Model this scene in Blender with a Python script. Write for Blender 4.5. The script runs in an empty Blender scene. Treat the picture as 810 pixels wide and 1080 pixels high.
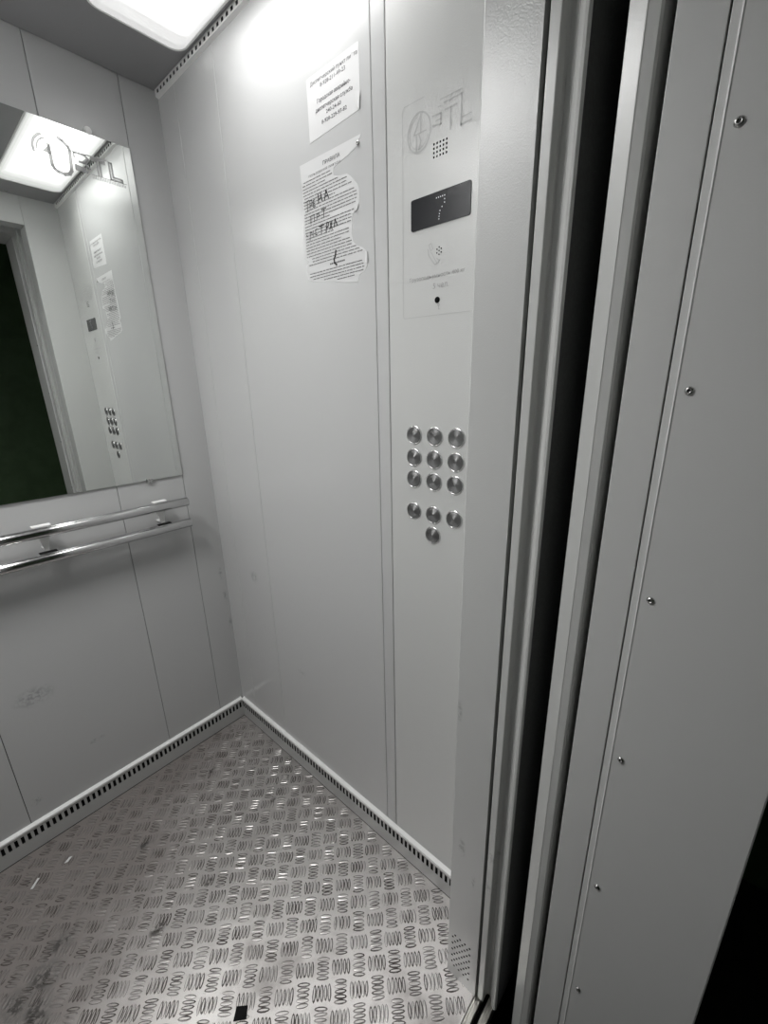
import bpy, bmesh, math, random
from mathutils import Matrix, Vector, Euler

random.seed(7)
SC = bpy.context.scene
COL = SC.collection
PI = math.pi

# ------------------------------------------------------------------ measures (metres)
# x to the right seen from the doorway, y into the lift car, z up; the camera stands over (0, 0)
W = 0.694          # inner face of the right wall
L = -0.310         # inner face of the left wall
D = 1.4253         # inner face of the back wall
H = 2.120          # ceiling
F = 0.324          # inner face of the front return
FO = 0.250         # outer edge of the front return
J = 0.560          # right jamb of the doorway
JL = -0.176        # left jamb
HD = 2.012         # underside of the door header

# ------------------------------------------------------------------ node helpers
def mat(name):
    m = bpy.data.materials.new(name); m.use_nodes = True
    nt = m.node_tree
    b = nt.nodes['Principled BSDF']
    return m, nt, b

def setp(b, **k):
    names = dict(col='Base Color', rough='Roughness', metal='Metallic', spec='Specular IOR Level',
                 coat='Coat Weight', coatr='Coat Roughness', em='Emission Color', es='Emission Strength')
    for a, v in k.items():
        i = b.inputs[names[a]]
        if a in ('col', 'em'): v = (v[0], v[1], v[2], 1)
        i.default_value = v

def node(nt, t, **k):
    n = nt.nodes.new(t)
    for a, v in k.items(): setattr(n, a, v)
    return n

def noise(nt, scale, detail=3, rough=0.5, src=None):
    n = node(nt, 'ShaderNodeTexNoise')
    n.inputs['Scale'].default_value = scale; n.inputs['Detail'].default_value = detail
    n.inputs['Roughness'].default_value = rough
    if src: nt.links.new(src, n.inputs['Vector'])
    return n

def mathn(nt, op, a, b=None, c=None, clamp=False):
    n = node(nt, 'ShaderNodeMath', operation=op, use_clamp=clamp)
    for i, v in enumerate((a, b, c)):
        if v is None: continue
        if isinstance(v, (int, float)): n.inputs[i].default_value = v
        else: nt.links.new(v, n.inputs[i])
    return n.outputs[0]

def maprange(nt, v, a, b, c=0.0, d=1.0, smooth=True):
    n = node(nt, 'ShaderNodeMapRange')
    n.interpolation_type = 'SMOOTHSTEP' if smooth else 'LINEAR'
    nt.links.new(v, n.inputs[0])
    for i, x in enumerate((a, b, c, d)): n.inputs[1 + i].default_value = x
    return n.outputs[0]

def mixc(nt, fac, a, b):
    n = node(nt, 'ShaderNodeMix', data_type='RGBA')
    if isinstance(fac, float): n.inputs[0].default_value = fac
    else: nt.links.new(fac, n.inputs[0])
    for i, v in ((6, a), (7, b)):
        if isinstance(v, tuple): n.inputs[i].default_value = (v[0], v[1], v[2], 1)
        else: nt.links.new(v, n.inputs[i])
    return n.outputs[2]

def bump(nt, b, h, strength, dist=0.001):
    n = node(nt, 'ShaderNodeBump')
    n.inputs['Strength'].default_value = strength; n.inputs['Distance'].default_value = dist
    nt.links.new(h, n.inputs['Height']); nt.links.new(n.outputs[0], b.inputs['Normal'])

def world_pos(nt):
    return node(nt, 'ShaderNodeNewGeometry').outputs['Position']

def blot(nt, pos, c, r, squash=(1, 1, 1)):
    """soft mask 1 inside an ellipse of radius r round point c (world metres)"""
    s = node(nt, 'ShaderNodeVectorMath', operation='SUBTRACT'); nt.links.new(pos, s.inputs[0]); s.inputs[1].default_value = c
    q = node(nt, 'ShaderNodeVectorMath', operation='MULTIPLY'); nt.links.new(s.outputs[0], q.inputs[0]); q.inputs[1].default_value = squash
    l = node(nt, 'ShaderNodeVectorMath', operation='LENGTH'); nt.links.new(q.outputs[0], l.inputs[0])
    return maprange(nt, l.outputs['Value'], r, r * 0.25)

def paint(name, col, rough=0.22, peel=0.10, marks=()):
    """powder coated sheet steel with a fine orange peel; marks = scuffs [(centre, radius, squash)]"""
    m, nt, b = mat(name)
    setp(b, col=col, rough=rough, spec=0.5)
    pos = world_pos(nt)
    n = noise(nt, 520, 2, 0.5, pos)
    bump(nt, b, n.outputs[0], peel, 0.0010)
    if marks:
        c = (col[0], col[1], col[2])
        out = None
        fine = noise(nt, 90, 4, 0.7, pos)
        fm = maprange(nt, fine.outputs[0], 0.42, 0.62)
        tot = None
        for (cc, rr, sq) in marks:
            k = blot(nt, pos, cc, rr, sq)
            tot = k if tot is None else mathn(nt, 'MAXIMUM', tot, k)
        fac = mathn(nt, 'MULTIPLY', mathn(nt, 'MULTIPLY', tot, fm), 0.33)
        nt.links.new(mixc(nt, fac, c, (0.03, 0.03, 0.03)), b.inputs['Base Color'])
    return m

def plain(name, col, rough=0.5, metal=0.0, spec=0.5):
    m, nt, b = mat(name); setp(b, col=col, rough=rough, metal=metal, spec=spec)
    n = noise(nt, 180, 3, 0.6, world_pos(nt))
    nt.links.new(maprange(nt, n.outputs[0], 0.3, 0.7, max(0.02, rough - 0.05), rough + 0.05), b.inputs['Roughness'])
    return m

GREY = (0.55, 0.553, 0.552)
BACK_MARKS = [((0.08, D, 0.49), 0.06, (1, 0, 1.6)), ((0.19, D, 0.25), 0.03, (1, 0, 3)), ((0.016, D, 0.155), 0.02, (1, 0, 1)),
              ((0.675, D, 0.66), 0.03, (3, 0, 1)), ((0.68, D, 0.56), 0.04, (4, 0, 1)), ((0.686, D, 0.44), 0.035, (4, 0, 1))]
M_back_dimmed = paint('paint_back_dimmed', (0.48, 0.483, 0.482), 0.20, 0.16, BACK_MARKS)  # same paint as the other walls, darkened for the weaker light here
M_wall = paint('paint_wall', GREY, 0.13, 0.16, [((W, 1.22, 0.70), 0.03, (0, 1, 1)), ((W, 0.99, 0.42), 0.025, (0, 1, 2))])
M_panel = paint('paint_control_panel', (0.60, 0.605, 0.595), 0.14, 0.30)
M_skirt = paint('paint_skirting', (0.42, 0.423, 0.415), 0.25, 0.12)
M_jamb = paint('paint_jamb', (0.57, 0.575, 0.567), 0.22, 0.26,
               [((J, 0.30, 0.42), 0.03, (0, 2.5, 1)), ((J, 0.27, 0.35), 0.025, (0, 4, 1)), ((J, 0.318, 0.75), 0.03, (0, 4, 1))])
M_ceil = paint('paint_ceiling', (0.29, 0.287, 0.292), 0.35, 0.10)
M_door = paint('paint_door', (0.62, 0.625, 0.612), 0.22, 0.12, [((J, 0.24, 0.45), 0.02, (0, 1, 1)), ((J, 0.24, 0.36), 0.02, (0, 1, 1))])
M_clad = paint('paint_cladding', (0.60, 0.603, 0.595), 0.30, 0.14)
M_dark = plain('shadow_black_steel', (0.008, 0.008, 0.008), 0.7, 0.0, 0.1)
M_door_shade = plain('door_side_shade', (0.06, 0.062, 0.06), 0.6)  # near-black side of the car door: the gap's shade put into colour
M_white = plain('white_enamel', (0.82, 0.82, 0.81), 0.35)
M_chrome = plain('brushed_chrome', (0.62, 0.62, 0.62), 0.16, 1.0)
M_screw = plain('zinc_screw', (0.55, 0.55, 0.54), 0.25, 1.0)
M_slot = plain('screw_socket', (0.03, 0.03, 0.03), 0.5)
M_button = plain('button_steel', (0.26, 0.26, 0.26), 0.42, 1.0)
M_bezel = plain('button_bezel', (0.70, 0.70, 0.70), 0.20, 1.0)
M_etch = plain('etched_marking', (0.33, 0.33, 0.33), 0.55)
M_etch2 = plain('etched_faint_marking', (0.46, 0.465, 0.46), 0.5)
M_ink = plain('printing_ink', (0.10, 0.10, 0.105), 0.7)
M_ink2 = plain('fine_print_ink', (0.10, 0.10, 0.10), 0.7)
M_pen = plain('marker_ink', (0.02, 0.02, 0.02), 0.5)
M_paper = plain('copy_paper', (0.66, 0.66, 0.66), 0.6, 0.0, 0.3)
M_frost = plain('frosted_glass_marking', (0.52, 0.52, 0.52), 0.6); M_frost.node_tree.nodes['Principled BSDF'].inputs['Alpha'].default_value = 0.6
M_sill = plain('sill_aluminium', (0.55, 0.54, 0.50), 0.35, 1.0)
M_screen = plain('black_screen', (0.028, 0.029, 0.032), 0.13, 0.0, 0.35)
M_slit = plain('vent_slit', (0.06, 0.06, 0.065), 0.6)

m, nt, b = mat('mirror_silver'); setp(b, col=(0.80, 0.82, 0.80), rough=0.0, metal=1.0); M_mirror = m
n_ = noise(nt, 4, 2, 0.5, world_pos(nt)); nt.links.new(maprange(nt, n_.outputs[0], 0.3, 0.7, 0.0, 0.015), b.inputs['Roughness'])

def glow_set(top):
    out = []
    for nm, es in (('lamp_pan_edge', 0.36), ('lamp_pan_margin', 0.46), ('lamp_pan_near_tube', 0.60), ('lamp_pan_by_tube', 0.85), ('lamp_pan_tube', top)):
        m, nt, b = mat(nm); setp(b, col=(0.8, 0.8, 0.8), rough=0.4, em=(1.0, 0.998, 0.99), es=es); out.append(m)
    return out
m, nt, b = mat('display_dot'); setp(b, col=(0.5, 0.5, 0.5), rough=0.4, em=(0.85, 0.9, 1.0), es=0.22); M_dot = m

# floor: aluminium five-bar tread plate, worn and dirty
def floor_mat(name, bars):
    m, nt, b = mat(name)
    pos = world_pos(nt)
    setp(b, rough=0.34, metal=0.9)
    n1 = noise(nt, 5.0, 5, 0.65, pos)
    n2 = noise(nt, 60.0, 4, 0.7, pos)
    n3 = noise(nt, 900.0, 2, 0.5, pos)
    dirt_dim = maprange(nt, n1.outputs[0], 0.45, 0.72)
    # brown dirt towards the far left, its dimmer light darkened into the colour too
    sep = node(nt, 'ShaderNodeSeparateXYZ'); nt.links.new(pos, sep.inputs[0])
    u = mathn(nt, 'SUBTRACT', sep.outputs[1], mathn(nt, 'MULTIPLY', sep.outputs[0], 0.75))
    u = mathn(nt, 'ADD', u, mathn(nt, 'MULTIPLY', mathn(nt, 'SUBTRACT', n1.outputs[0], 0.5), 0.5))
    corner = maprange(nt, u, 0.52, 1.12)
    dirt_dim = mathn(nt, 'MAXIMUM', mathn(nt, 'MULTIPLY', dirt_dim, 0.5), mathn(nt, 'MULTIPLY', corner, 0.80))
    smear = None
    for c, r, sq in [((-0.075, 1.04, 0), 0.055, (1.0, 1.0, 0)), ((-0.13, 1.03, 0), 0.05, (1.3, 1, 0)), ((-0.03, 1.085, 0), 0.045, (1, 1.3, 0)),
                     ((-0.10, 0.98, 0), 0.06, (1.3, 1, 0)), ((0.461, 1.267, 0), 0.030, (1, 1.5, 0)), ((0.14, 0.93, 0), 0.035, (1, 1.4, 0)),
                     ((0.28, 0.93, 0), 0.02, (1, 1.2, 0)), ((0.20, 1.18, 0), 0.03, (1, 1.6, 0)), ((0.54, 1.00, 0), 0.018, (1, 1.4, 0))]:
        k = blot(nt, pos, c, r, sq)
        smear = k if smear is None else mathn(nt, 'MAXIMUM', smear, k)
    smear = mathn(nt, 'MULTIPLY', smear, maprange(nt, n2.outputs[0], 0.33, 0.54))
    speck = maprange(nt, n2.outputs[0], 0.60, 0.72)
    fac = mathn(nt, 'MAXIMUM', dirt_dim, mathn(nt, 'MAXIMUM', mathn(nt, 'MULTIPLY', smear, 0.93), mathn(nt, 'MULTIPLY', speck, 0.45)))
    if bars == 'grime_shade': smear = mathn(nt, 'MAXIMUM', smear, 0.62); fac = mathn(nt, 'MAXIMUM', fac, maprange(nt, noise(nt, 24.0, 3, 0.6, pos).outputs[0], 0.32, 0.62, 0.50, 1.0))
    base = mixc(nt, maprange(nt, n3.outputs[0], 0.3, 0.7), (0.56, 0.537, 0.525), (0.72, 0.695, 0.68))
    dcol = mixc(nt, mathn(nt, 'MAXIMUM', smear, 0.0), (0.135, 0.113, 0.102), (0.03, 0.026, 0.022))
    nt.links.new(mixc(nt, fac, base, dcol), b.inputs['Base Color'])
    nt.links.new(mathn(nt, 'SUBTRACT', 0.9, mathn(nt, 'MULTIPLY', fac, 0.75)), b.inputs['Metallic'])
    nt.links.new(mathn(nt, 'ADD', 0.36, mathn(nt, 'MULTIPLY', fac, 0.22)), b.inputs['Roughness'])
    bump(nt, b, n3.outputs[0], 0.25, 0.0006)
    return m
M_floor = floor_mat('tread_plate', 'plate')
M_grime_shade = floor_mat('tread_plate_grime_shade', 'grime_shade')  # bar flanks: grime plus the dark reflected outline put into the colour

def stucco(name, col, rough):
    m, nt, b = mat(name); setp(b, col=col, rough=rough, spec=0.3)
    pos = world_pos(nt)
    n = noise(nt, 9, 5, 0.6, pos)
    nt.links.new(mixc(nt, maprange(nt, n.outputs[0], 0.3, 0.7), col, tuple(x * 0.8 for x in col)), b.inputs['Base Color'])
    bump(nt, b, noise(nt, 60, 3, 0.6, pos).outputs[0], 0.3, 0.002)
    return m
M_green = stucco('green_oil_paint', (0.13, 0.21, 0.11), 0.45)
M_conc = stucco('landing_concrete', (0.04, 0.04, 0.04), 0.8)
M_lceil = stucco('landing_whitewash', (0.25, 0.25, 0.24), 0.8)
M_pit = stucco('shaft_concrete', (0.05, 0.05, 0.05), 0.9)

# ------------------------------------------------------------------ mesh helpers
class MB:
    def __init__(s): s.v = []; s.f = []; s.m = []; s.sm = []
    def add(s, verts, faces, mi=0, smooth=False):
        o = len(s.v); s.v += [tuple(p) for p in verts]
        for f in faces: s.f.append(tuple(i + o for i in f)); s.m.append(mi); s.sm.append(smooth)
        return s
    def box(s, x0, x1, y0, y1, z0, z1, mi=0):
        x0, x1 = sorted((x0, x1)); y0, y1 = sorted((y0, y1)); z0, z1 = sorted((z0, z1))
        v = [(x0,y0,z0),(x1,y0,z0),(x1,y1,z0),(x0,y1,z0),(x0,y0,z1),(x1,y0,z1),(x1,y1,z1),(x0,y1,z1)]
        return s.add(v, [(3,2,1,0),(4,5,6,7),(0,1,5,4),(1,2,6,5),(2,3,7,6),(3,0,4,7)], mi)
    def prism(s, pts, z0, z1, mi=0, fn=None):
        """closed outline pts swept from z0 to z1; fn maps (a, b, z) to world"""
        fn = fn or (lambda a, b, z: (a, b, z))
        n = len(pts)
        v = [fn(a, b, z0) for a, b in pts] + [fn(a, b, z1) for a, b in pts]
        f = [(i, (i + 1) % n, n + (i + 1) % n, n + i) for i in range(n)]
        f += [tuple(range(n))[::-1], tuple(range(n, 2 * n))]
        return s.add(v, f, mi)
    def lathe(s, prof, fn, n=32, mi=0, smooth=True):
        """prof = [(radius, height)], fn maps (a, b, h) to world"""
        v = []; f = []
        for r, h_ in prof:
            for i in range(n):
                a = 2 * PI * i / n; v.append(fn(r * math.cos(a), r * math.sin(a), h_))
        for k in range(len(prof) - 1):
            for i in range(n):
                j = (i + 1) % n; f.append((k*n+i, k*n+j, (k+1)*n+j, (k+1)*n+i))
        f.append(tuple(range(n))[::-1]); f.append(tuple(range((len(prof)-1)*n, len(prof)*n)))
        return s.add(v, f, mi, smooth)
    def perforated(s, us, vs, holes, fn, depth, mi=0, mi_back=1):
        """sheet over us x vs (lists of grid lines) without the cells in holes; each hole gets walls and a dark bottom"""
        nu, nv = len(us), len(vs)
        v = [fn(u, w, 0.0) for w in vs for u in us]
        f = []
        for j in range(nv - 1):
            for i in range(nu - 1):
                if (i, j) in holes: continue
                f.append((j*nu+i, j*nu+i+1, (j+1)*nu+i+1, (j+1)*nu+i))
        s.add(v, f, mi)
        for (i, j) in holes:
            q = [(us[i], vs[j]), (us[i+1], vs[j]), (us[i+1], vs[j+1]), (us[i], vs[j+1])]
            vv = [fn(a, b_, 0) for a, b_ in q] + [fn(a, b_, depth) for a, b_ in q]
            s.add(vv, [(0,1,5,4),(1,2,6,5),(2,3,7,6),(3,0,4,7)], mi_back); s.add(vv[4:], [(0,1,2,3)], mi_back)
        return s

def tag(o, label=None, cat=None, group=None, kind=None):
    if label: o['label'] = label
    if cat: o['category'] = cat
    if group: o['group'] = group
    if kind: o['kind'] = kind
    return o

def origin_of(o):
    p = Vector((0, 0, 0))
    while o is not None: p += o.location; o = o.parent
    return p

def obj(name, mb, mats, parent=None, bevel=0.0, seg=2, kind=None, fix=True):
    """links the collected shapes (world metres) as ONE mesh object with its origin at its base, or at its parent's"""
    if not isinstance(mats, (list, tuple)): mats = [mats]
    if parent is None:
        xs = [p[0] for p in mb.v]; ys = [p[1] for p in mb.v]; zs = [p[2] for p in mb.v]
        org = Vector(((min(xs)+max(xs))/2, (min(ys)+max(ys))/2, min(zs)))
    else:
        org = origin_of(parent)
    me = bpy.data.meshes.new(name)
    me.from_pydata([(p[0]-org.x, p[1]-org.y, p[2]-org.z) for p in mb.v], [], mb.f)
    for mm in mats: me.materials.append(mm)
    for p, k, s_ in zip(me.polygons, mb.m, mb.sm): p.material_index = k; p.use_smooth = s_
    if fix:
        bm = bmesh.new(); bm.from_mesh(me)
        bmesh.ops.recalc_face_normals(bm, faces=bm.faces[:]); bm.to_mesh(me); bm.free()
    o = bpy.data.objects.new(name, me); COL.objects.link(o)
    if parent is None: o.location = org
    else: o.parent = parent
    if bevel:
        bv = o.modifiers.new('edge', 'BEVEL'); bv.width = bevel; bv.segments = seg; bv.limit_method = 'ANGLE'
        bv.angle_limit = math.radians(40)
    if kind: o['kind'] = kind
    return o

def thing(name, loc, label, cat, group=None):
    o = bpy.data.objects.new(name, None); o.empty_display_size = 0.05; COL.objects.link(o); o.location = loc
    return tag(o, label, cat, group)

def text_shape(body, w=None, h=None, spacing=1.0, res=2, bold=0.0):
    """lettering as (verts2d, faces) with its lower left at 0,0, scaled to w wide and / or h tall"""
    cu = bpy.data.curves.new('lettering', 'FONT'); cu.body = body; cu.resolution_u = res; cu.space_character = spacing; cu.offset = bold
    to = bpy.data.objects.new('lettering', cu); COL.objects.link(to)
    bpy.context.view_layer.update()
    dg = bpy.context.evaluated_depsgraph_get()
    me = bpy.data.meshes.new_from_object(to.evaluated_get(dg))
    vs = [(p.co.x, p.co.y) for p in me.vertices]; fs = [tuple(p.vertices) for p in me.polygons]
    bpy.data.objects.remove(to); bpy.data.curves.remove(cu); bpy.data.meshes.remove(me)
    if not vs: return [], []
    x0 = min(p[0] for p in vs); x1 = max(p[0] for p in vs); y0 = min(p[1] for p in vs); y1 = max(p[1] for p in vs)
    sx = w / (x1 - x0) if w else None; sy = h / (y1 - y0) if h else None
    sx = sx or sy; sy = sy or sx
    return [((p[0]-x0)*sx, (p[1]-y0)*sy) for p in vs], fs

def on_right(off):   # (u = distance towards the door, v = height) on the right wall, off = how far it stands out
    return lambda u, v, d=0.0: (W - off + d, -u, v)
def on_back(off):
    return lambda u, v, d=0.0: (u, D - off + d, v)

def stroke(mb, pts, wd, fn, mi=0):
    """flat pen stroke of width wd along pts (u, v)"""
    for i in range(len(pts) - 1):
        (a, b_), (c, d) = pts[i], pts[i+1]
        l = math.hypot(c-a, d-b_) or 1e-9
        nx, ny = -(d-b_)/l*wd/2, (c-a)/l*wd/2
        tx, ty = (c-a)/l*wd*0.3, (d-b_)/l*wd*0.3
        q = [(a-tx+nx, b_-ty+ny), (a-tx-nx, b_-ty-ny), (c+tx-nx, d+ty-ny), (c+tx+nx, d+ty+ny)]
        mb.add([fn(*p) for p in q], [(0,1,2,3)], mi)

def ring(mb, cu, cv, r0, r1, fn, a0=0, a1=2*PI, n=40, mi=0, sx=1.0):
    v = []; f = []
    for i in range(n + 1):
        a = a0 + (a1-a0)*i/n
        v.append(fn(cu + r0*sx*math.cos(a), cv + r0*math.sin(a))); v.append(fn(cu + r1*sx*math.cos(a), cv + r1*math.sin(a)))
    for i in range(n): f.append((2*i, 2*i+1, 2*i+3, 2*i+2))
    mb.add(v, f, mi)

# ------------------------------------------------------------------ the lift car: shell
# floor: plate with raised five-bar groups, bars at 45 degrees to the walls
mb = MB()
mb.box(L, W + 0.004, FO + 0.002, D + 0.004, -0.02, 0.0)
P_ = 0.0605
def bar(cx, cy, ang, ln=0.0295, wd=0.0058, ht=0.0010):
    ca, sa = math.cos(ang), math.sin(ang)
    N = 10; rings = []
    for sc_, z in ((1.42, 0.00003), (1.0, 0.0004), (0.55, ht)):
        R_ = []
        for i in range(N):
            t = 2*PI*i/N
            lx = math.cos(t)*(ln/2 + (0.0008 if sc_ > 1.1 else (0 if sc_ == 1.0 else -0.003)))
            wy = math.copysign(abs(math.sin(t))**1.15, math.sin(t))*wd/2*sc_
            R_.append((cx + lx*ca - wy*sa, cy + lx*sa + wy*ca, z))
        rings.append(R_)
    v = rings[0] + rings[1] + rings[2]
    side0 = [(i, (i+1) % N, N+(i+1) % N, N+i) for i in range(N)]
    side1 = [(N+i, N+(i+1) % N, 2*N+(i+1) % N, 2*N+i) for i in range(N)]
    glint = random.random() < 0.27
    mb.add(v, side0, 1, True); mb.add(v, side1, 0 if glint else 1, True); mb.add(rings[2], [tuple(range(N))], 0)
def group(cx, cy, ang):
    for k in range(-2, 3):
        ox, oy = -math.sin(ang)*0.0086*k, math.cos(ang)*0.0086*k
        x, y = cx+ox, cy+oy
        if L+0.016 < x < W-0.016 and FO+0.013 < y < D-0.016: bar(x, y, ang + random.uniform(-.06, .06), ln=0.0295 + random.uniform(-.003, .001), wd=0.0062 + random.uniform(-.0009, .0005))
for i in range(-14, 10):
    for j in range(-10, 16):
        group(0.338 + P_*i, 0.699 + P_*j, PI/4)
        group(0.338 + P_*(i+.5), 0.699 + P_*(j+.5), -PI/4)
obj('floor', mb, [M_floor, M_grime_shade], kind='structure', fix=False)

def panel_wall(name, fn, edges, z0, z1, material, thick=0.02, gap=0.0011, bev=0.0016):
    """folded sheet panels between the given edges; fn(u, v, d): d into the wall. Seams are open gaps between rolled edges"""
    mb = MB()
    for a, b_ in zip(edges[:-1], edges[1:]):
        a, b_ = a + gap/2, b_ - gap/2
        prof = [(a, thick), (a, bev), (a + bev*0.3, bev*0.3), (a + bev, 0), (b_ - bev, 0), (b_ - bev*0.3, bev*0.3), (b_, bev), (b_, thick)]
        mb.prism(prof, z0, z1, 0, lambda u, d, z: fn(u, z, d))
    mb.add([fn(edges[0], z0, thick*0.6), fn(edges[-1], z0, thick*0.6), fn(edges[-1], z1, thick*0.6), fn(edges[0], z1, thick*0.6)], [(0,1,2,3)], 1)
    return obj(name, mb, [material, M_dark], kind='structure')

ZT = H + 0.03
panel_wall('wall_back', lambda u, v, d: (u, D + d, v), [L, -0.21, -0.0105, 0.395, 0.594, W + 0.006], 0, ZT, M_back_dimmed)
panel_wall('wall_right', lambda u, v, d: (W + d, -u, v), [-(D + 0.006), -1.327, -1.124, -0.6225, -0.589], 0, ZT, M_wall)
panel_wall('wall_left', lambda u, v, d: (L - d, u, v), [F, 0.72, 1.124, 1.327, D - 0.0005], 0, ZT, M_wall)

# front wall: two returns with their jambs and the header over the doorway
mb = MB()
zs = 0.0
us = [FO]; holes = set()
nu, nv = 8, 11
u0, u1, v0, v1 = 0.266, 0.315, 0.030, 0.146
pu, pv = (u1-u0)/nu, (v1-v0)/nv
for i in range(nu): us += [u0 + pu*i + pu*0.16, u0 + pu*i + pu*0.84]
us.append(F - 0.0018)
vs = [0.0]
for j in range(nv): vs += [v0 + pv*j + pv*0.28, v0 + pv*j + pv*0.72]
vs.append(ZT)
for i in range(nu):
    for j in range(nv):
        if (i + j) % 2 == 0: holes.add((1 + 2*i, 1 + 2*j))
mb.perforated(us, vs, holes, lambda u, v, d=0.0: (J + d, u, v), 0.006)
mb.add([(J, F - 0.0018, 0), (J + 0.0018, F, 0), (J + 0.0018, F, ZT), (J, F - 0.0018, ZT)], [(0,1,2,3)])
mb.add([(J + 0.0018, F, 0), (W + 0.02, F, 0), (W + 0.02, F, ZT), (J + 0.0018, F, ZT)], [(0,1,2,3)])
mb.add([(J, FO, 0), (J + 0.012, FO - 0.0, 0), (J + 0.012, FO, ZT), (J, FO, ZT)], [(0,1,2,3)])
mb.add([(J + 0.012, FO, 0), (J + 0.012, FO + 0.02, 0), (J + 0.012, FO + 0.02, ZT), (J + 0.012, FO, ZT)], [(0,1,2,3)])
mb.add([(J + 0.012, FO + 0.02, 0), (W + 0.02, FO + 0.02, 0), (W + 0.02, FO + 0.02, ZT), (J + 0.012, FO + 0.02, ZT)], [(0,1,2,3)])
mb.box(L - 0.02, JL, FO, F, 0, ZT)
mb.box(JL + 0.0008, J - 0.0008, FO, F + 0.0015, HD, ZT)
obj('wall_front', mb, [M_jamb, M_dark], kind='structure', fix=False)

mb = MB().box(L - 0.02, W + 0.02, FO, D + 0.02, ZT, ZT + 0.02)
mb.box(L, W - 0.010, F, D - 0.003, H, H + 0.012)
obj('ceiling', mb, M_ceil, kind='structure', bevel=0.001)

# slotted ventilation trim at the top of the right wall
mb = MB()
us = [-(D - 0.003)]; holes = set(); k = 0; u = -(D - 0.016)
while u < -F - 0.02:
    us += [u, u + 0.009]; holes.add((1 + 2*k, 1)); k += 1; u += 0.0205
us.append(-F - 0.001)
mb.perforated(us, [H - 0.013, H - 0.0095, H - 0.002, H + 0.004], holes, on_right(0.008), 0.007)
mb.add([on_right(0.008)(us[0], H-0.013), on_right(0.008)(us[-1], H-0.013), on_right(0.0)(us[-1], H-0.016), on_right(0.0)(us[0], H-0.016)], [(0,1,2,3)])
obj('trim_1', mb, [M_white, M_slit], kind='structure')

# slotted skirting boards with a white sloping cap
def skirting(name, fn, ua, ub, first):
    off, top = 0.009, 0.088
    mb = MB()
    us = [ua]; holes = set(); k = 0; u = first
    while u < ub - 0.012:
        us += [u, u + 0.0078]; holes.add((1 + 2*k, 1)); k += 1; u += 0.01515
    us.append(ub)
    mb.perforated(us, [0.0, 0.048, 0.072, top - 0.009], holes, lambda u, v, d=0.0: fn(u, v, off - d), 0.007)
    # cap
    prof = [(0.0, top + 0.003), (off + 0.0015, top - 0.001), (off + 0.0025, top - 0.004), (off + 0.0015, top - 0.009), (0.0, top - 0.009)]
    mb.prism(prof, ua, ub, 2, lambda o_, z, u: fn(u, z, o_))
    mb.prism([(0.0, 0.0), (0.0, 0.0022), (off + 0.0004, 0.0022), (off + 0.0004, 0.0)], ua, ub, 1, lambda o_, z, u: fn(u, z, o_))
    return obj(name, mb, [M_skirt, M_dark, M_white], kind='structure')
skirting('baseboard_back', lambda u, v, o_: (u, D - o_, v), L + 0.001, W - 0.0095, -0.2997)
skirting('baseboard_right', lambda u, v, o_: (W - o_, -u, v), -(D - 0.010), -(F + 0.0005), -1.4137)

# ------------------------------------------------------------------ ceiling lamps
def rrect(x0, x1, y0, y1, r, n=8):
    p = []
    for cx, cy, a in ((x1-r, y0+r, -PI/2), (x1-r, y1-r, 0), (x0+r, y1-r, PI/2), (x0+r, y0+r, PI)):
        for i in range(n + 1):
            t = a + PI/2*i/n; p.append((cx + r*math.cos(t), cy + r*math.sin(t)))
    return p
def loft(mb, loops, mis, cap=None, smooth=True):
    n = len(loops[0])
    for k in range(len(loops) - 1):
        mb.add(loops[k] + loops[k+1], [(i, (i+1) % n, n+(i+1) % n, n+i) for i in range(n)], mis[k], smooth)
    if cap is not None: mb.add(loops[-1], [tuple(range(n))], cap)
LAMP_SPREAD = 140
def ceiling_light(X0, X1, Y0, Y1, label, watts, glow):
    t = thing('ceiling_light', ((X0+X1)/2, (Y0+Y1)/2, H - 0.004), label, 'lamp')
    lo = lambda gx, gy, z, r: [(x, y, z) for x, y in rrect(X0+gx, X1-gx, Y0+gy, Y1-gy, r)]
    mb = MB(); loft(mb, [lo(0, 0, H, .034), lo(.0006, .0006, H-.0022, .0335), lo(.004, .004, H-.0026, .030), lo(.0048, .0048, H-.0006, .030)], [0, 0, 0])
    obj('lamp_rim', mb, M_white, t)
    # frosted pan: the tubes behind it stop short of its ends, so the ends glow less
    mb = MB()
    loft(mb, [lo(.0045, .0045, H-.0008, .030), lo(.008, .025, H-.0018, .027), lo(.015, .060, H-.0024, .022), lo(.023, .095, H-.0030, .016), lo(.034, .135, H-.0034, .009)], [0, 1, 2, 3], 4)
    obj('diffuser', mb, glow_set(glow), t)
    la = bpy.data.lights.new('lamp_tubes', 'AREA'); la.shape = 'RECTANGLE'; la.size = X1 - X0 - 0.06; la.size_y = 0.44
    la.energy = watts; la.spread = math.radians(LAMP_SPREAD); la.color = (1.0, 0.998, 0.99)
    lo_ = bpy.data.objects.new('lamp_tubes', la); COL.objects.link(lo_); lo_.parent = t; lo_.location = (0, -0.05, -0.0010)
ceiling_light(0.462, 0.6765, 0.472, 1.236, 'glowing white rounded rectangular lamp set in the grey ceiling along the right wall', 1.1, 1.7)
ceiling_light(-0.2925, -0.078, 0.472, 1.236, 'glowing ceiling lamp over the left side, farther from the button panel', 5.5, 9.0)

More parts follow.
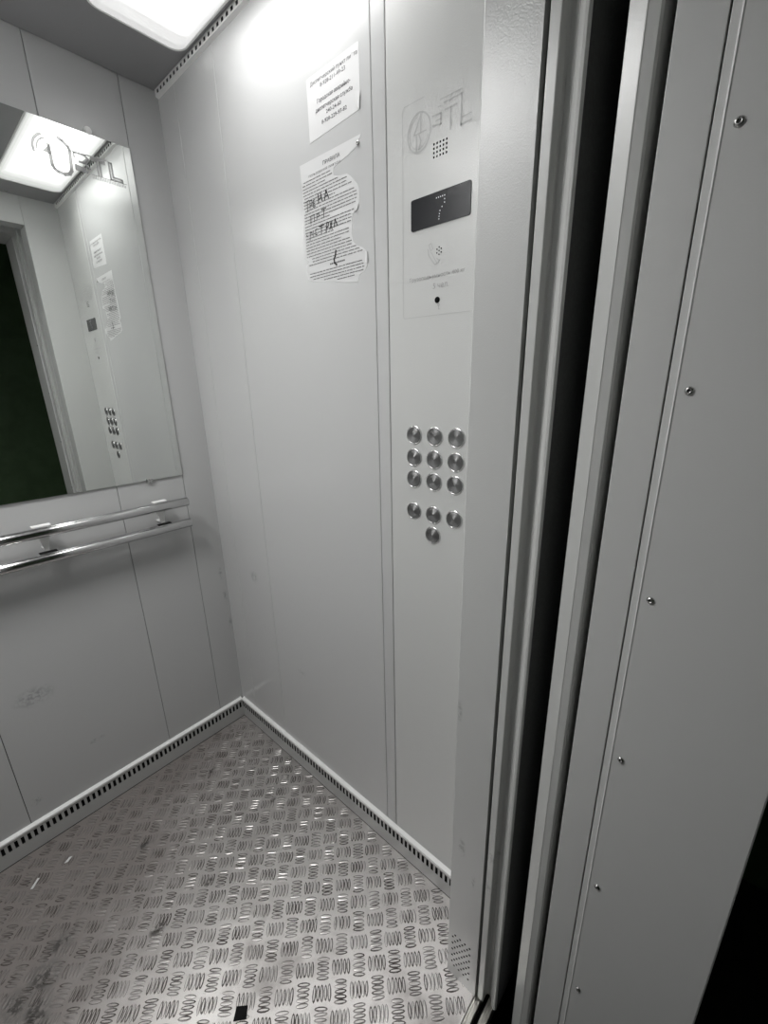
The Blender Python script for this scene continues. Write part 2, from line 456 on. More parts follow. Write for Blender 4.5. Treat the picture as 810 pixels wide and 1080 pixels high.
# ------------------------------------------------------------------ mirror
mir = thing('wall_mirror', (0.192, D, 1.0528), 'large frameless wall mirror on the back wall above the handrail with an etched emblem', 'mirror')
MX0, MX1, MZ0, MZ1 = -0.21, 0.592, 1.0528, 1.957
mb = MB().box(MX0, MX1, D - 0.0052, D - 0.0004, MZ0, MZ1)
obj('mirror_glass', mb, M_mirror, mir)
fn = on_back(0.0056)
def emblem(mb, fn, cu, cv, r, s, w, lw):
    """a broken ring with an upright arrow, then outlined letters"""
    ring(mb, cu, cv, r - w*0.5, r + w*0.5, fn, PI*0.62, PI*1.08, 24)
    ring(mb, cu, cv, r*0.78 - w*0.3, r*0.78 + w*0.3, fn, PI*0.60, PI*1.02, 24)
mb = MB()
cu, cv = 0.4045, 1.889
emblem(mb, fn, cu, cv, 0.036, 1, 0.0060, 0.002)
# arrow head and the long loop of the emblem
mb.add([fn(0.3865, 1.8875), fn(0.4035, 1.9045), fn(0.4035, 1.8835)], [(0,1,2)])
stroke(mb, [(0.4015, 1.904), (0.4015, 1.862), (0.4045, 1.856), (0.411, 1.8515), (0.4245, 1.8495), (0.436, 1.8535), (0.4415, 1.862), (0.4455, 1.906), (0.443, 1.913), (0.432, 1.922), (0.424, 1.9255)], 0.0074, fn)
obj('etched_emblem', mb, M_frost, mir)
def outline_letters(mb, fn, u, v, w, h, lw, which):
    for k, ch in enumerate(which):
        a = u + k*w*1.22
        if ch == 'B': P = [[(a, v+h), (a+w*.8, v+h), (a+w, v+h*.8), (a+w*.75, v+h*.52), (a+w, v+h*.25), (a+w*.75, v), (a, v)], [(a+w*.3, v+h*.52), (a+w*.75, v+h*.52)], [(a, v+h), (a, v+h*.72)], [(a, v), (a, v+h*.28)]]
        elif ch == 'T': P = [[(a, v+h), (a+w, v+h)], [(a+w*.40, v+h), (a+w*.40, v)], [(a+w*.60, v+h*.86), (a+w*.60, v)], [(a, v+h*.86), (a+w*.40, v+h*.86)], [(a+w*.6, v+h*.86), (a+w, v+h*.86)]]
        else: P = [[(a+w*.1, v+h*1.05), (a+w*.1, v), (a+w, v)], [(a+w*.3, v+h*1.05), (a+w*.3, v+h*.16), (a+w, v+h*.16)], [(a+w*.1, v+h*1.05), (a+w*.3, v+h*1.05)], [(a+w, v), (a+w, v+h*.16)]]
        for p in P: stroke(mb, p, lw, fn)
mb = MB()
outline_letters(mb, fn, 0.453, 1.869, 0.031, 0.036, 0.0046, 'BTL')
stroke(mb, [(0.4560, 1.8755), (0.4740, 1.8735)], 0.0075, fn); stroke(mb, [(0.4800, 1.8960), (0.4700, 1.8870)], 0.0060, fn)
stroke(mb, [(0.451, 1.9065), (0.53, 1.9095)], 0.0022, fn)
for k in range(22):
    a = 0.488 + k*0.0037
    stroke(mb, [(a, 1.8585), (a, 1.8635 + 0.0015*((k*7) % 3))], 0.0016, fn)
stroke(mb, [(0.486, 1.8672), (0.569, 1.8672)], 0.0014, fn)
obj('etched_lettering', mb, M_frost, mir)
mb = MB().lathe([(0.0085, 0), (0.0085, 0.006), (0.0072, 0.0085), (0.003, 0.0095)], lambda a, b_, h_: (0.4965 + a, D - 0.0005 - h_, 1.9645 + b_), 24)
o = obj('top_clip', mb, M_white, mir); o['label'] = 'white round mirror clip at the top edge'
mb = MB().box(0.479, 0.497, D - 0.009, D - 0.0004, 1.0445, 1.0500).box(0.479, 0.497, D - 0.010, D - 0.0072, 1.0500, 1.0575)
o = obj('bottom_clip', mb, M_screw, mir, bevel=0.0008); o['label'] = 'small metal mirror clip at the bottom edge'

# ------------------------------------------------------------------ handrail
hr = thing('handrail', (0.185, D, 0.885), 'chrome double-tube handrail across the back wall below the mirror', 'handrail')
RY = D - 0.058
for z, xe in ((0.9735, 0.573), (0.9015, 0.5725)):
    mb = MB().lathe([(0.0001, 0), (0.0118, 0), (0.0142, 0.0014), (0.0142, xe + 0.19 - 0.0014), (0.0118, xe + 0.19), (0.0001, xe + 0.19)],
                    lambda a, b_, h_, z=z: (-0.19 + h_, RY + a, z + b_), 32)
    o = obj('rail', mb, M_chrome, hr)
for cx in (0.190, 0.4925):
    mb = MB()
    mb.box(cx - 0.0205, cx + 0.0205, RY + 0.010, RY + 0.030, 0.9865, 0.9890)              # small plate behind the upper tube
    mb.prism([(cx - 0.017, 0.9865), (cx + 0.017, 0.9865), (cx + 0.0055, 0.921), (cx - 0.0055, 0.921)], RY + 0.016, RY + 0.020, 0, lambda a, b_, y: (a, y, b_))
    mb.box(cx - 0.0055, cx + 0.0055, RY + 0.014, D, 0.917, 0.921)
    mb.box(cx - 0.008, cx + 0.008, RY + 0.020, D, 0.950, 0.960)                           # stem into the wall
    obj('bracket', mb, M_white, hr, bevel=0.0008)
    mb = MB().box(cx - 0.0195, cx + 0.0195, RY - 0.002, RY + 0.016, 0.9142, 0.9165)
    obj('saddle_shadow', mb, M_dark, hr)  # plate made black: the shadow above the lower tube put into its colour

# ------------------------------------------------------------------ control panel on the right wall
CP = thing('control_panel', (W, 0.4565, 0.09), 'tall grey lift control panel with round steel buttons, display and etched markings by the doorway', 'control panel')
mb = MB()
a, b_ = -0.589 + 0.0011, -F - 0.0008
bev = 0.0016
# faceplate with speaker grille holes: a perforated sheet in a rolled edge
holes_rc = [(-0.4852 + 0.0062*k, 1.6906 + 0.0060*j) for k in range(5) for j in range(4)]
us = [a + bev]; vs = [0.0]
for k in range(5): us += [-0.4852 + 0.0062*k - 0.0014, -0.4852 + 0.0062*k + 0.0014]
for j in range(4): vs += [1.6906 + 0.0060*j - 0.0016, 1.6906 + 0.0060*j + 0.0016]
us.append(b_); vs.append(ZT)
holes = {(1 + 2*k, 1 + 2*j) for k in range(5) for j in range(4)}
mb.perforated(us, vs, holes, lambda u, v, d=0.0: (W + d, -u, v), 0.004)
mb.add([(W, -(a+bev), 0), (W + bev*.3, -(a + bev*.3), 0), (W + bev, -a, 0), (W + 0.02, -a, 0), (W, -(a+bev), ZT), (W + bev*.3, -(a + bev*.3), ZT), (W + bev, -a, ZT), (W + 0.02, -a, ZT)],
       [(0,1,5,4),(1,2,6,5),(2,3,7,6)])
obj('faceplate', mb, [M_panel, M_dark], CP)
# display
mb = MB()
pts = [(u, v) for u, v in rrect(-0.5322, -0.4112, 1.5912, 1.6396, 0.003, 4)]
mb.prism(pts, 0.0015, -0.001, 0, lambda u, v, d: (W - d, -u, v))
disp = obj('display', mb, M_screen, CP); disp['label'] = 'black display showing a dotted 7'
mb = MB()
for u, v in [(-0.4776 + 0.0041*k, 1.6307) for k in range(5)] + [(-0.4611, 1.6255), (-0.4611, 1.6206), (-0.4660, 1.6156), (-0.4700, 1.6106), (-0.4712, 1.6062), (-0.4716, 1.6025), (-0.4720, 1.5988)]:
    mb.add([(W - 0.0018, -u + 0.0010*math.cos(t*PI/3), v + 0.0012*math.sin(t*PI/3)) for t in range(6)], [(0,1,2,3,4,5)])
obj('digit', mb, M_dot, disp)
# buttons
cols = (0.5247, 0.4743, 0.4241)
spots = [(y, z) for z in (1.2288, 1.1826, 1.1372, 1.0665) for y in cols] + [(0.4751, 1.0215)]
prof = [(0.0001, 0.0)]
cap = [(0.0163, 0.0), (0.0163, 0.0024), (0.0157, 0.0030)]
r = 0.0157
while r > 0.002:
    r -= 0.0008; cap.append((r, 0.0029)); r -= 0.0003; cap.append((max(r, 0.0006), 0.0031))
cap_me = bez_me = None
for i, (y, z) in enumerate(spots):
    if i == 0:
        fnb = lambda p, q, h_: (W - h_, y + p, z + q)
        mb = MB().lathe([(0.0160, 0.0), (0.0192, 0.0), (0.0192, 0.0010), (0.0180, 0.0022), (0.0166, 0.0024), (0.0164, 0.0008)], fnb, 40)
        bez0 = obj('button', mb, M_bezel, CP)
        mb = MB().lathe(cap, fnb, 40, smooth=False)
        cap0 = obj('button_cap', mb, M_button, bez0)
    else:
        d = Vector((0, y - spots[0][0], z - spots[0][1]))
        bz = bez0.copy(); COL.objects.link(bz); bz.parent = CP; bz.location = d
        cp = cap0.copy(); COL.objects.link(cp); cp.parent = bz; cp.location = (0, 0, 0)
# etched markings
fn = on_right(0.0004)
mb = MB()
stroke(mb, [(-0.405, 1.4475), (-0.5495, 1.4500), (-0.5515, 1.4535), (-0.5515, 1.775), (-0.548, 1.7795), (-0.505, 1.7795)], 0.0010, fn)
obj('etched_outline', mb, M_etch2, CP)
mb = MB()
ring(mb, -0.5163, 1.7345, 0.0262, 0.0288, fn, 0, 2*PI, 48, sx=0.86)
ring(mb, -0.5163, 1.7345, 0.0222, 0.0232, fn, PI*0.55, PI*1.9, 40, sx=0.86)
stroke(mb, [(-0.5125, 1.759), (-0.5125, 1.733)], 0.0022, fn)
stroke(mb, [(-0.5135, 1.757), (-0.5265, 1.7335), (-0.5015, 1.7335)], 0.0018, fn)
stroke(mb, [(-0.5215, 1.732), (-0.5215, 1.709)], 0.0026, fn)
stroke(mb, [(-0.5165, 1.732), (-0.5120, 1.722), (-0.5165, 1.711)], 0.0018, fn)
obj('etched_emblem', mb, M_etch2, CP)
mb = MB()
stroke(mb, [(-0.4889, 1.7472), (-0.4724, 1.7465), (-0.4724, 1.7320), (-0.4887, 1.7345)], 0.0024, fn)
stroke(mb, [(-0.4724, 1.7390), (-0.482, 1.7390)], 0.0020, fn)
stroke(mb, [(-0.4648, 1.7481), (-0.4427, 1.7480)], 0.0026, fn); stroke(mb, [(-0.4535, 1.7475), (-0.4535, 1.719)], 0.0026, fn)
stroke(mb, [(-0.4342, 1.7586), (-0.4342, 1.7185), (-0.4158, 1.7190)], 0.0026, fn); stroke(mb, [(-0.4325, 1.7275), (-0.4160, 1.7282)], 0.0014, fn)
stroke(mb, [(-0.467, 1.7580), (-0.4344, 1.7580)], 0.0018, fn); stroke(mb, [(-0.4747, 1.7644), (-0.4344, 1.7642)], 0.0014, fn)
stroke(mb, [(-0.4780, 1.7560), (-0.4725, 1.7560)], 0.0016, fn)
obj('etched_lettering', mb, M_etch2, CP)
# card reader: hand with a card and seven small holes
mb = MB()
stroke(mb, [(-0.4935, 1.5640), (-0.4885, 1.5655), (-0.4845, 1.5565), (-0.4895, 1.5545), (-0.4935, 1.5640)], 0.0012, fn)
stroke(mb, [(-0.4950, 1.5575), (-0.4945, 1.5490), (-0.4860, 1.5380), (-0.4800, 1.5310), (-0.4730, 1.5330), (-0.4706, 1.5365), (-0.4760, 1.5400)], 0.0016, fn)
stroke(mb, [(-0.4885, 1.5520), (-0.4820, 1.5420), (-0.4760, 1.5335)], 0.0012, fn)
obj('card_symbol', mb, M_etch2, CP)
mb = MB()
for u, v in [(-0.4715, 1.5512)] + [(-0.4715 + 0.0052*math.cos(t*PI/3 + .5), 1.5512 + 0.0056*math.sin(t*PI/3 + .5)) for t in range(6)]:
    mb.lathe([(0.0012, 0.0002), (0.0012, 0.0005)], lambda p, q, h_, u=u, v=v: (W - h_, -u + p, v + q), 12)
obj('reader_hole', mb, M_dark, CP)
mb = MB()
tv, tf = text_shape('Грузоподъемность 400 кг', 0.118, 0.0085)
mb.add([fn(-0.536 + p[0], 1.5085 + p[1]) for p in tv], tf)
tv, tf = text_shape('5 чел.', None, 0.0088)
mb.add([fn(-0.4835 + p[0], 1.4925 + p[1]) for p in tv], tf)
obj('etched_capacity', mb, M_etch, CP)
mb = MB()
ring(mb, -0.4705, 1.4650, 0.0012, 0.0022, fn, 0, 2*PI, 16); stroke(mb, [(-0.4705, 1.4630), (-0.4705, 1.4580), (-0.4680, 1.4580)], 0.0009, fn)
obj('key_symbol', mb, M_etch, CP)
mb = MB()
fk = lambda p, q, h_: (W - h_, 0.4736 + p, 1.4735 + q)
mb.lathe([(0.0052, 0.0), (0.0052, 0.0010), (0.0042, 0.0014), (0.0036, 0.0006)], fk, 24, 1)
mb.lathe([(0.0036, 0.0002), (0.0036, 0.0007)], fk, 24, 0)
obj('key_hole', mb, [M_dark, M_dark], CP)

# ------------------------------------------------------------------ the two notices
fn = on_right(0.0003)
n1 = thing('notice', (W, 0.7227, 1.808), 'small intact white printed notice with phone numbers on the right wall, above the torn one', 'notice')
def sheet(mb, outline, off, curl=None):
    """thin sheet of paper: outline [(u, v)], stood off the wall by off, curled up where curl says"""
    f0 = [(W - off - (curl(u, v) if curl else 0), -u, v) for u, v in outline]
    f1 = [(W - 0.00002, -u, v) for u, v in outline]
    n = len(outline)
    mb.add(f0 + f1, [tuple(range(n))] + [(i, (i+1) % n, n + (i+1) % n, n + i) for i in range(n)])
mb = MB()
sheet(mb, [(-0.7952, 1.9085), (-0.7935, 1.9102), (-0.652, 1.9112), (-0.6502, 1.9095), (-0.6495, 1.838), (-0.6502, 1.8178), (-0.6520, 1.8140), (-0.7949, 1.8058)], 0.00035)
sheet_o = obj('sheet', mb, M_paper, n1)
mb = MB()   # the lifted lower corner
mb.add([(W - 0.0005, 0.6640, 1.8440), (W - 0.0022, 0.6480, 1.8390), (W - 0.0026, 0.6515, 1.8130), (W - 0.0006, 0.6615, 1.8250)], [(0,1,2,3)])
obj('curled_corner', mb, M_paper, n1)
fi = on_right(0.0006)
mb = MB()
for body, u0, u1, v, hh, bo in [('Диспетчерский пункт лифта', -0.7846, -0.6542, 1.8930, 0.0088, 0.0), ('8-928-211-49-23', -0.7551, -0.6853, 1.8845, 0.0066, 0.0),
                            ('Городская аварийно-', -0.7664, -0.6730, 1.8605, 0.0088, 0.012), ('диспетчерская служба', -0.7720, -0.6680, 1.8470, 0.0088, 0.012),
                            ('240-24-60', -0.7414, -0.6991, 1.8380, 0.0066, 0.012), ('8-928-229-97-82', -0.7556, -0.6845, 1.8255, 0.0066, 0.012)]:
    tv, tf = text_shape(body, u1 - u0, hh, bold=bo)
    mb.add([fi(u0 + p[0], v + p[1]) for p in tv], tf)
obj('printed_text', mb, M_ink, n1)

n2 = thing('notice', (W, 0.735, 1.54), 'torn printed rules sheet with pen scrawl on the right wall, below the intact notice', 'notice')
out2 = [(-0.8319, 1.7781), (-0.6495, 1.7765), (-0.6530, 1.7715), (-0.6585, 1.7700), (-0.6610, 1.7640), (-0.6681, 1.7593), (-0.690, 1.7535), (-0.7277, 1.7465), (-0.7300, 1.7400), (-0.7288, 1.7330),
        (-0.715, 1.7285), (-0.6907, 1.7255), (-0.6810, 1.7190), (-0.6709, 1.7087), (-0.6630, 1.7010), (-0.6597, 1.6911), (-0.6605, 1.6760), (-0.6620, 1.6660), (-0.6680, 1.6590), (-0.6800, 1.6549),
        (-0.6815, 1.6420), (-0.6840, 1.6209), (-0.6809, 1.6070), (-0.6700, 1.5985), (-0.6564, 1.5930), (-0.6470, 1.5860), (-0.6410, 1.5790), (-0.6414, 1.5600), (-0.6500, 1.5508), (-0.6650, 1.5452),
        (-0.6721, 1.5326), (-0.7080, 1.5375), (-0.7415, 1.5446), (-0.7800, 1.5500), (-0.8078, 1.5532), (-0.8280, 1.5608), (-0.8305, 1.5760), (-0.8300, 1.5899), (-0.8200, 1.5960), (-0.8290, 1.6016),
        (-0.8361, 1.6059), (-0.8345, 1.6350), (-0.8335, 1.6700), (-0.8300, 1.7000), (-0.8291, 1.7300)]
def inside(u, v):
    c = False; n = len(out2)
    for i in range(n):
        (x1, y1), (x2, y2) = out2[i], out2[(i+1) % n]
        if (y1 > v) != (y2 > v) and u < (x2-x1)*(v-y1)/(y2-y1) + x1: c = not c
    return c
mb = MB(); sheet(mb, out2, 0.00035); obj('sheet', mb, M_paper, n2)
mb = MB()   # frayed edge that has come away from the wall
mb.add([(W - 0.0006, 0.6760, 1.6700), (W - 0.0030, 0.6610, 1.6690), (W - 0.0028, 0.6640, 1.6590), (W - 0.0006, 0.6740, 1.6570)], [(0,1,2,3)])
obj('frayed_edge', mb, M_paper, n2); mb = MB()
mb.add([(W - 0.0006, 0.6480, 1.5840), (W - 0.0028, 0.6405, 1.5820), (W - 0.0028, 0.6405, 1.5620), (W - 0.0006, 0.6480, 1.5640)], [(0,1,2,3)])
obj('curled_edge', mb, M_paper, n2)
mb = MB()
tv, tf = text_shape('ПРАВИЛА', 0.0505, 0.0070, bold=0.01)
mb.add([fi(-0.7590 + p[0], 1.7590 + p[1]) for p in tv], tf)
tv, tf = text_shape('ПОЛЬЗОВАНИЯ ЛИФТОМ', 0.096, 0.0044)
mb.add([fi(-0.8045 + p[0], 1.7490 + p[1]) for p in tv], tf)
obj('printed_heading', mb, M_ink, n2)
# the fine print: rows of words too small to read
mb = MB()
rng = random.Random(3)
v = 1.7430; row = 0
short = {2: 0.40, 7: 0.55, 13: 0.45, 18: 0.5, 21: 0.62}
while v > 1.543:
    gap_here = 1.5745 < v < 1.584
    if not gap_here:
        u = -0.8265 + (0.006 if v < 1.59 else 0.0) + (0.004 if row in (0, 5, 9) else 0)
        end = -0.642 if row not in short else -0.8265 + 0.18*short[row]
        while u < end:
            w = rng.uniform(0.005, 0.017); w = min(w, end - u)
            if inside(u - 0.0015, v) and inside(u + w + 0.0015, v) and inside(u + w/2, v + 0.003) and inside(u + w/2, v - 0.002):
                x = u
                while x < u + w - 0.0006:      # letters of a word
                    lw_ = rng.uniform(0.0009, 0.0016); hh = rng.choice((0.0017, 0.0017, 0.0021))
                    mb.add([fi(x, v), fi(x + lw_, v), fi(x + lw_, v + hh), fi(x, v + hh)], [(0,1,2,3)])
                    x += lw_ + 0.0003
            u += w + 0.0016
    v -= 0.0058; row += 1
for k in range(9):
    u = -0.752 + k*0.0052
    mb.add([fi(u, 1.5775), fi(u + 0.004, 1.5775), fi(u + 0.004, 1.5805), fi(u, 1.5805)], [(0,1,2,3)])
obj('fine_print', mb, M_ink2, n2)
mb = MB()
fp = on_right(0.0009)
wd = 0.0017
def S(*p, w=wd): stroke(mb, list(p), w, fp)
# scrawled capital letters, three lines, and a single thick stroke
S((-0.8200, 1.7085), (-0.8080, 1.7100)); S((-0.8140, 1.7090), (-0.8145, 1.6900))
S((-0.8060, 1.6935), (-0.8055, 1.7085), (-0.7985, 1.7075), (-0.7990, 1.7000), (-0.8055, 1.6995)); S((-0.7950, 1.6940), (-0.7945, 1.7060), (-0.7890, 1.7065)); S((-0.7945, 1.7000), (-0.7895, 1.7005)); S((-0.7945, 1.6940), (-0.7885, 1.6950))
S((-0.7780, 1.6975), (-0.7775, 1.7135), w=0.0026); S((-0.7660, 1.6985), (-0.7700, 1.7130), w=0.0026); S((-0.7775, 1.7030), (-0.7690, 1.7060), w=0.0022)
S((-0.7590, 1.6985), (-0.7530, 1.7145), (-0.7465, 1.6995), w=0.0026); S((-0.7570, 1.7040), (-0.7490, 1.7045), w=0.002)
S((-0.8060, 1.6660), (-0.8055, 1.6800), (-0.7940, 1.6805), (-0.7945, 1.6670)); S((-0.7860, 1.6700), (-0.7850, 1.6790), (-0.7790, 1.6795), (-0.7785, 1.6740), (-0.7855, 1.6735))
S((-0.7700, 1.6830), (-0.7560, 1.6835)); S((-0.7630, 1.6830), (-0.7640, 1.6690))
S((-0.8230, 1.6480), (-0.8190, 1.6440)); S((-0.8120, 1.6360), (-0.8100, 1.6500), (-0.8040, 1.6490), (-0.8050, 1.6440)); S((-0.8000, 1.6400), (-0.7990, 1.6510))
S((-0.7930, 1.6420), (-0.7920, 1.6520), (-0.7870, 1.6525)); S((-0.7930, 1.6420), (-0.7870, 1.6425)); S((-0.7800, 1.6550), (-0.7640, 1.6555), w=0.0022); S((-0.7730, 1.6550), (-0.7740, 1.6400), w=0.0024)
S((-0.7590, 1.6410), (-0.7560, 1.6570), (-0.7500, 1.6560), (-0.7520, 1.6490), (-0.7580, 1.6480), w=0.0024)
S((-0.7470, 1.6430), (-0.7390, 1.6570), w=0.0026); S((-0.7400, 1.6420), (-0.7460, 1.6570), w=0.0022); S((-0.7340, 1.6440), (-0.7300, 1.6580), (-0.7240, 1.6450), w=0.0022)
obj('pen_scrawl', mb, M_pen, n2); mb = MB()
S((-0.7320, 1.6010), (-0.7340, 1.5920), (-0.7385, 1.5860), (-0.7370, 1.5790), (-0.7310, 1.5740), w=0.0040)
obj('pen_stroke', mb, M_pen, n2)

def screw(name, loc, nrm, r=0.0046, parent=None, label=None, cat=None):
    """domed screw head with a dark socket, facing along nrm"""
    q = Vector(nrm).to_track_quat('Z', 'Y').to_matrix(); c = Vector(loc)
    f_ = lambda a, b_, h_: tuple(c + q @ Vector((a, b_, h_)))
    mb = MB().lathe([(r, 0.0), (r, 0.0006), (r*0.88, 0.0018), (r*0.62, 0.0027), (r*0.40, 0.0030), (r*0.36, 0.0017), (0.0002, 0.0015)], f_, 24)
    mb2 = MB().lathe([(r*0.38, 0.0016), (r*0.37, 0.0019)], f_, 6)
    for v_, f2 in ((mb2.v, mb2.f),): mb.add(v_, f2, 1)
    o = obj(name, mb, [M_screw, M_slot], parent)
    if label: tag(o, label, cat)
    return o
screw('wall_screw', (W - 0.0009, 0.6579, 1.7645), (-1, 0, 0), 0.0042, None, 'round screw head at the upper right corner of the torn notice', 'screw')
screw('ceiling_screw', (0.519, 0.345, H), (0, 0, -1), 0.006, None, 'shiny screw in the ceiling over the doorway, seen in the mirror', 'screw')

# ------------------------------------------------------------------ doorway: car door, landing door, landing frame
# car door leaf, slid back behind the right jamb (leading edge only is in view)
e = J + 0.0015
prof = [(e + 0.40, 0.2446), (e + 0.0012, 0.2446), (e, 0.2434), (e, 0.2322), (e + 0.001, 0.2312), (e + 0.016, 0.2308), (e + 0.0195, 0.2285), (e + 0.0200, 0.2235), (e + 0.0170, 0.2195),
        (e + 0.0105, 0.2160), (e + 0.0065, 0.2120), (e + 0.0040, 0.2085), (e + 0.0042, 0.2050), (e + 0.0075, 0.2022), (e + 0.03, 0.2016), (e + 0.40, 0.2016)]
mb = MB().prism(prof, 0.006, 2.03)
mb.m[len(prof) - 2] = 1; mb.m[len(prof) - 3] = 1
obj('door_1', mb, [M_door, M_door_shade], kind='structure', bevel=0.0006)
# landing door leaf
e = J + 0.001
prof = [(e + 0.60, 0.1655), (e + 0.0028, 0.1655), (e + 0.0020, 0.1648), (e - 0.0005, 0.1490), (e - 0.0013, 0.1482), (e - 0.0005, 0.1472), (e + 0.0012, 0.1368), (e + 0.0035, 0.1343), (e + 0.60, 0.1343)]
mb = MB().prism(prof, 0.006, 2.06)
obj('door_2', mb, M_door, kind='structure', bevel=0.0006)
# landing portal: right upright, left upright and lintel
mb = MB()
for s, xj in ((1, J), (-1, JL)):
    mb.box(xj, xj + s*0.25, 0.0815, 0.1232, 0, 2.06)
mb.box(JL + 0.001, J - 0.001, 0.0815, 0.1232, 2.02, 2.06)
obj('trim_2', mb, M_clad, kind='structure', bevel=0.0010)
# cladding of the right reveal: a folded sheet held with screws
cl = thing('reveal_cladding', (J, -0.005, 0), 'grey sheet metal cladding with a column of screws at the right edge of the doorway', 'cladding panel')
p0 = [(J + 0.05, 0.0800), (J + 0.0006, 0.0800), (J, 0.0793), (J - 0.0005, 0.0724), (J - 0.0028, 0.0718), (J - 0.0028, 0.0708), (J - 0.0020, 0.0702), (J - 0.0020, -0.0850), (J - 0.0010, -0.0870), (J + 0.22, -0.0870), (J + 0.22, -0.0855), (J + 0.001, -0.0855), (J + 0.001, 0.0785), (J + 0.05, 0.0785)]
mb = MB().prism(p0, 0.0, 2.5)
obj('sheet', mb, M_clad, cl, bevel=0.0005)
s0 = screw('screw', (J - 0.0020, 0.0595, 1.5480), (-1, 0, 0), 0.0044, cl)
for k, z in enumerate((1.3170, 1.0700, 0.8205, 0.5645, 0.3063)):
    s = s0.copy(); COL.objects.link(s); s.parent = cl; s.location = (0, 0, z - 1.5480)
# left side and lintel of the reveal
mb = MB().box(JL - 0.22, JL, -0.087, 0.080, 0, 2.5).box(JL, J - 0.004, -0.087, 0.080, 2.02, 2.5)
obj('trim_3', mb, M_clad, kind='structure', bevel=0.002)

# sill of the car: two aluminium rails with a running groove
sl = thing('door_sill', (0.19, 0.23, -0.02), 'grooved aluminium door sill along the front edge of the lift floor', 'sill')
mb = MB()
def rail_prof(y0, y1): return [(y0, -0.03), (y0, -0.001), (y0 + 0.0012, 0.0), (y0 + 0.0045, 0.0), (y0 + 0.0052, -0.0012), (y1 - 0.0052, -0.0012), (y1 - 0.0045, 0.0), (y1 - 0.0012, 0.0), (y1, -0.001), (y1, -0.03)]
for y0, y1 in ((0.2362, 0.2512), (0.2100, 0.2250)):
    mb = MB().prism(rail_prof(y0, y1), L, 0.9, 0, lambda y, z, x: (x, y, z))
    obj('sill_rail', mb, M_sill, sl)
mb = MB().box(L, 0.9, 0.2250, 0.2362, -0.03, -0.024)
obj('groove', mb, M_dark, sl)

# ------------------------------------------------------------------ landing and shaft
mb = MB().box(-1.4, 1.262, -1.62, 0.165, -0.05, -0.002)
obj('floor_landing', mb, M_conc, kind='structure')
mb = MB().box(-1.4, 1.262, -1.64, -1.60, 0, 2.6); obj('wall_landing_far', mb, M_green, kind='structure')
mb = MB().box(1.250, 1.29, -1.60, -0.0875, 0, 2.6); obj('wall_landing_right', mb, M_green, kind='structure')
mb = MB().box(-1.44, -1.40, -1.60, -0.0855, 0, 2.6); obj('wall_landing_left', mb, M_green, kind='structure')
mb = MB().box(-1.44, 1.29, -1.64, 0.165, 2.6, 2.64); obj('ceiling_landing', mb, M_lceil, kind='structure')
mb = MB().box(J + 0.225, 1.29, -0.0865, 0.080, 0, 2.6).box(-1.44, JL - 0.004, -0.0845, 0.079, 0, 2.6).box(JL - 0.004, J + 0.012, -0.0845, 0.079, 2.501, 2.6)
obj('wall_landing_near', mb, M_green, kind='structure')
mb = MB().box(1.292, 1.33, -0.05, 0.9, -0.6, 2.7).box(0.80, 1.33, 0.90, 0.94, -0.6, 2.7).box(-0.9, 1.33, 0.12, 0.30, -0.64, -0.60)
obj('wall_shaft', mb, M_pit, kind='structure')

# added fill lamp, out of view, that lifts the dark landing
lt = thing('landing_fill_lamp', (-0.7, -1.0, 2.6), 'added dim round fill lamp, unseen, brightening the landing outside the lift', 'lamp')
mb = MB().lathe([(0.11, 0.0), (0.11, 0.02), (0.10, 0.03)], lambda p, q, h_: (-0.7 + p, -1.0 + q, 2.6 - h_), 32); obj('fill_lamp_base', mb, M_white, lt)
mb = MB().lathe([(0.095, 0.029), (0.085, 0.055), (0.05, 0.072), (0.001, 0.076)], lambda p, q, h_: (-0.7 + p, -1.0 + q, 2.6 - h_), 32)
m, nt, b = mat('landing_fill_glow'); setp(b, col=(0.8, 0.8, 0.8), em=(1.0, 0.95, 0.85), es=3.0); obj('fill_lamp_shade', mb, m, lt)

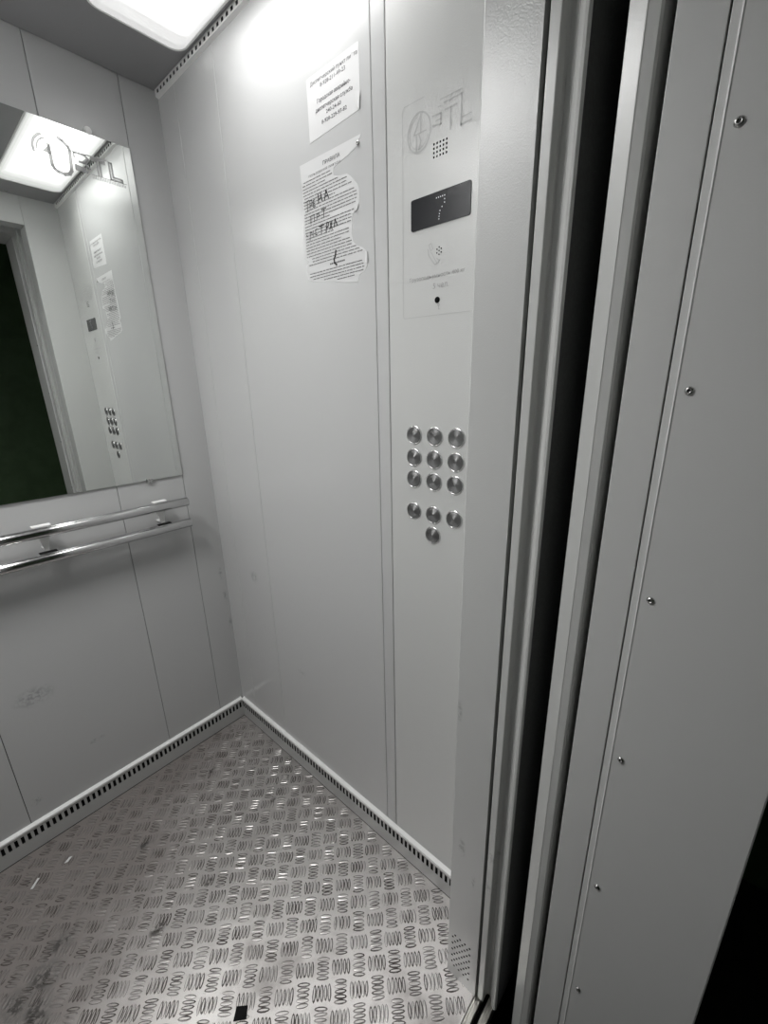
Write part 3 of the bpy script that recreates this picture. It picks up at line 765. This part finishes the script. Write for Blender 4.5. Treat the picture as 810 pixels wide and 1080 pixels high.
# ------------------------------------------------------------------ litter on the floor
mb = MB().add([(0.026, 1.3035, 0.0018), (0.040, 1.3120, 0.0026), (0.047, 1.3090, 0.0020), (0.034, 1.3000, 0.0016), (0.026, 1.3035, 0.0001), (0.040, 1.3120, 0.0001), (0.047, 1.3090, 0.0001), (0.034, 1.3000, 0.0001)],
             [(0,1,2,3),(0,1,5,4),(1,2,6,5),(2,3,7,6),(3,0,4,7),(7,6,5,4)])
tag(obj('paper_scrap', mb, M_paper), 'tiny bright white scrap on the floor, nearer the back wall skirting slots', 'litter')
mb = MB().add([(-0.0545, 1.2960, 0.0014), (-0.0345, 1.3150, 0.0018), (-0.0310, 1.3110, 0.0018), (-0.0500, 1.2920, 0.0014), (-0.0545, 1.2960, 0.0001), (-0.0345, 1.3150, 0.0001), (-0.0310, 1.3110, 0.0001), (-0.0500, 1.2920, 0.0001)],
             [(0,1,2,3),(0,1,5,4),(1,2,6,5),(2,3,7,6),(3,0,4,7),(7,6,5,4)])
tag(obj('paper_scrap', mb, M_paper), 'slim elongated pale scrap on the dull left part of the floor', 'litter')
mb = MB().add([(0.182, 0.631, 0.0020), (0.199, 0.646, 0.0026), (0.216, 0.629, 0.0024), (0.203, 0.6125, 0.0020), (0.182, 0.631, 0.0), (0.199, 0.646, 0.0), (0.216, 0.629, 0.0), (0.203, 0.6125, 0.0)],
             [(0,1,2,3),(0,1,5,4),(1,2,6,5),(2,3,7,6),(3,0,4,7),(7,6,5,4)])
tag(obj('dirt_chip', mb, M_dark), 'small square black chip lying on the bright tread plate floor', 'litter')

# ------------------------------------------------------------------ world, camera
w = bpy.data.worlds.new('World'); SC.world = w; w.use_nodes = True
w.node_tree.nodes['Background'].inputs[0].default_value = (0.6, 0.7, 0.7, 1)
w.node_tree.nodes['Background'].inputs[1].default_value = 0.002

R = ((0.657, -0.232, 0.7173), (-0.7536, -0.1778, 0.6328), (-0.0193, -0.9563, -0.2916))
cx_, cy_ = Vector([r[0] for r in R]), Vector([r[1] for r in R])
cx_.normalize(); cy_ = (cy_ - cx_*cy_.dot(cx_)).normalized(); cz_ = cx_.cross(cy_)
M = Matrix.Identity(4)
for i in range(3): M[i][0] = cx_[i]; M[i][1] = -cy_[i]; M[i][2] = -cz_[i]; M[i][3] = (0, 0, 1.3297)[i]
cam = bpy.data.cameras.new('camera'); co = bpy.data.objects.new('camera', cam); COL.objects.link(co)
co.matrix_world = M
cam.sensor_fit = 'VERTICAL'; cam.sensor_height = 36.0; cam.sensor_width = 27.0
cam.lens = 441.57/1080*36.0; cam.clip_start = 0.01
SC.camera = co

SC.view_settings.view_transform = 'Standard'; SC.view_settings.look = 'None'
SC.view_settings.exposure = 0.45; SC.view_settings.gamma = 1.0; SC.view_settings.use_curve_mapping = False
SC.cycles.max_bounces = 12; SC.cycles.diffuse_bounces = 8; SC.cycles.glossy_bounces = 8
SC.cycles.sample_clamp_indirect = 6.0
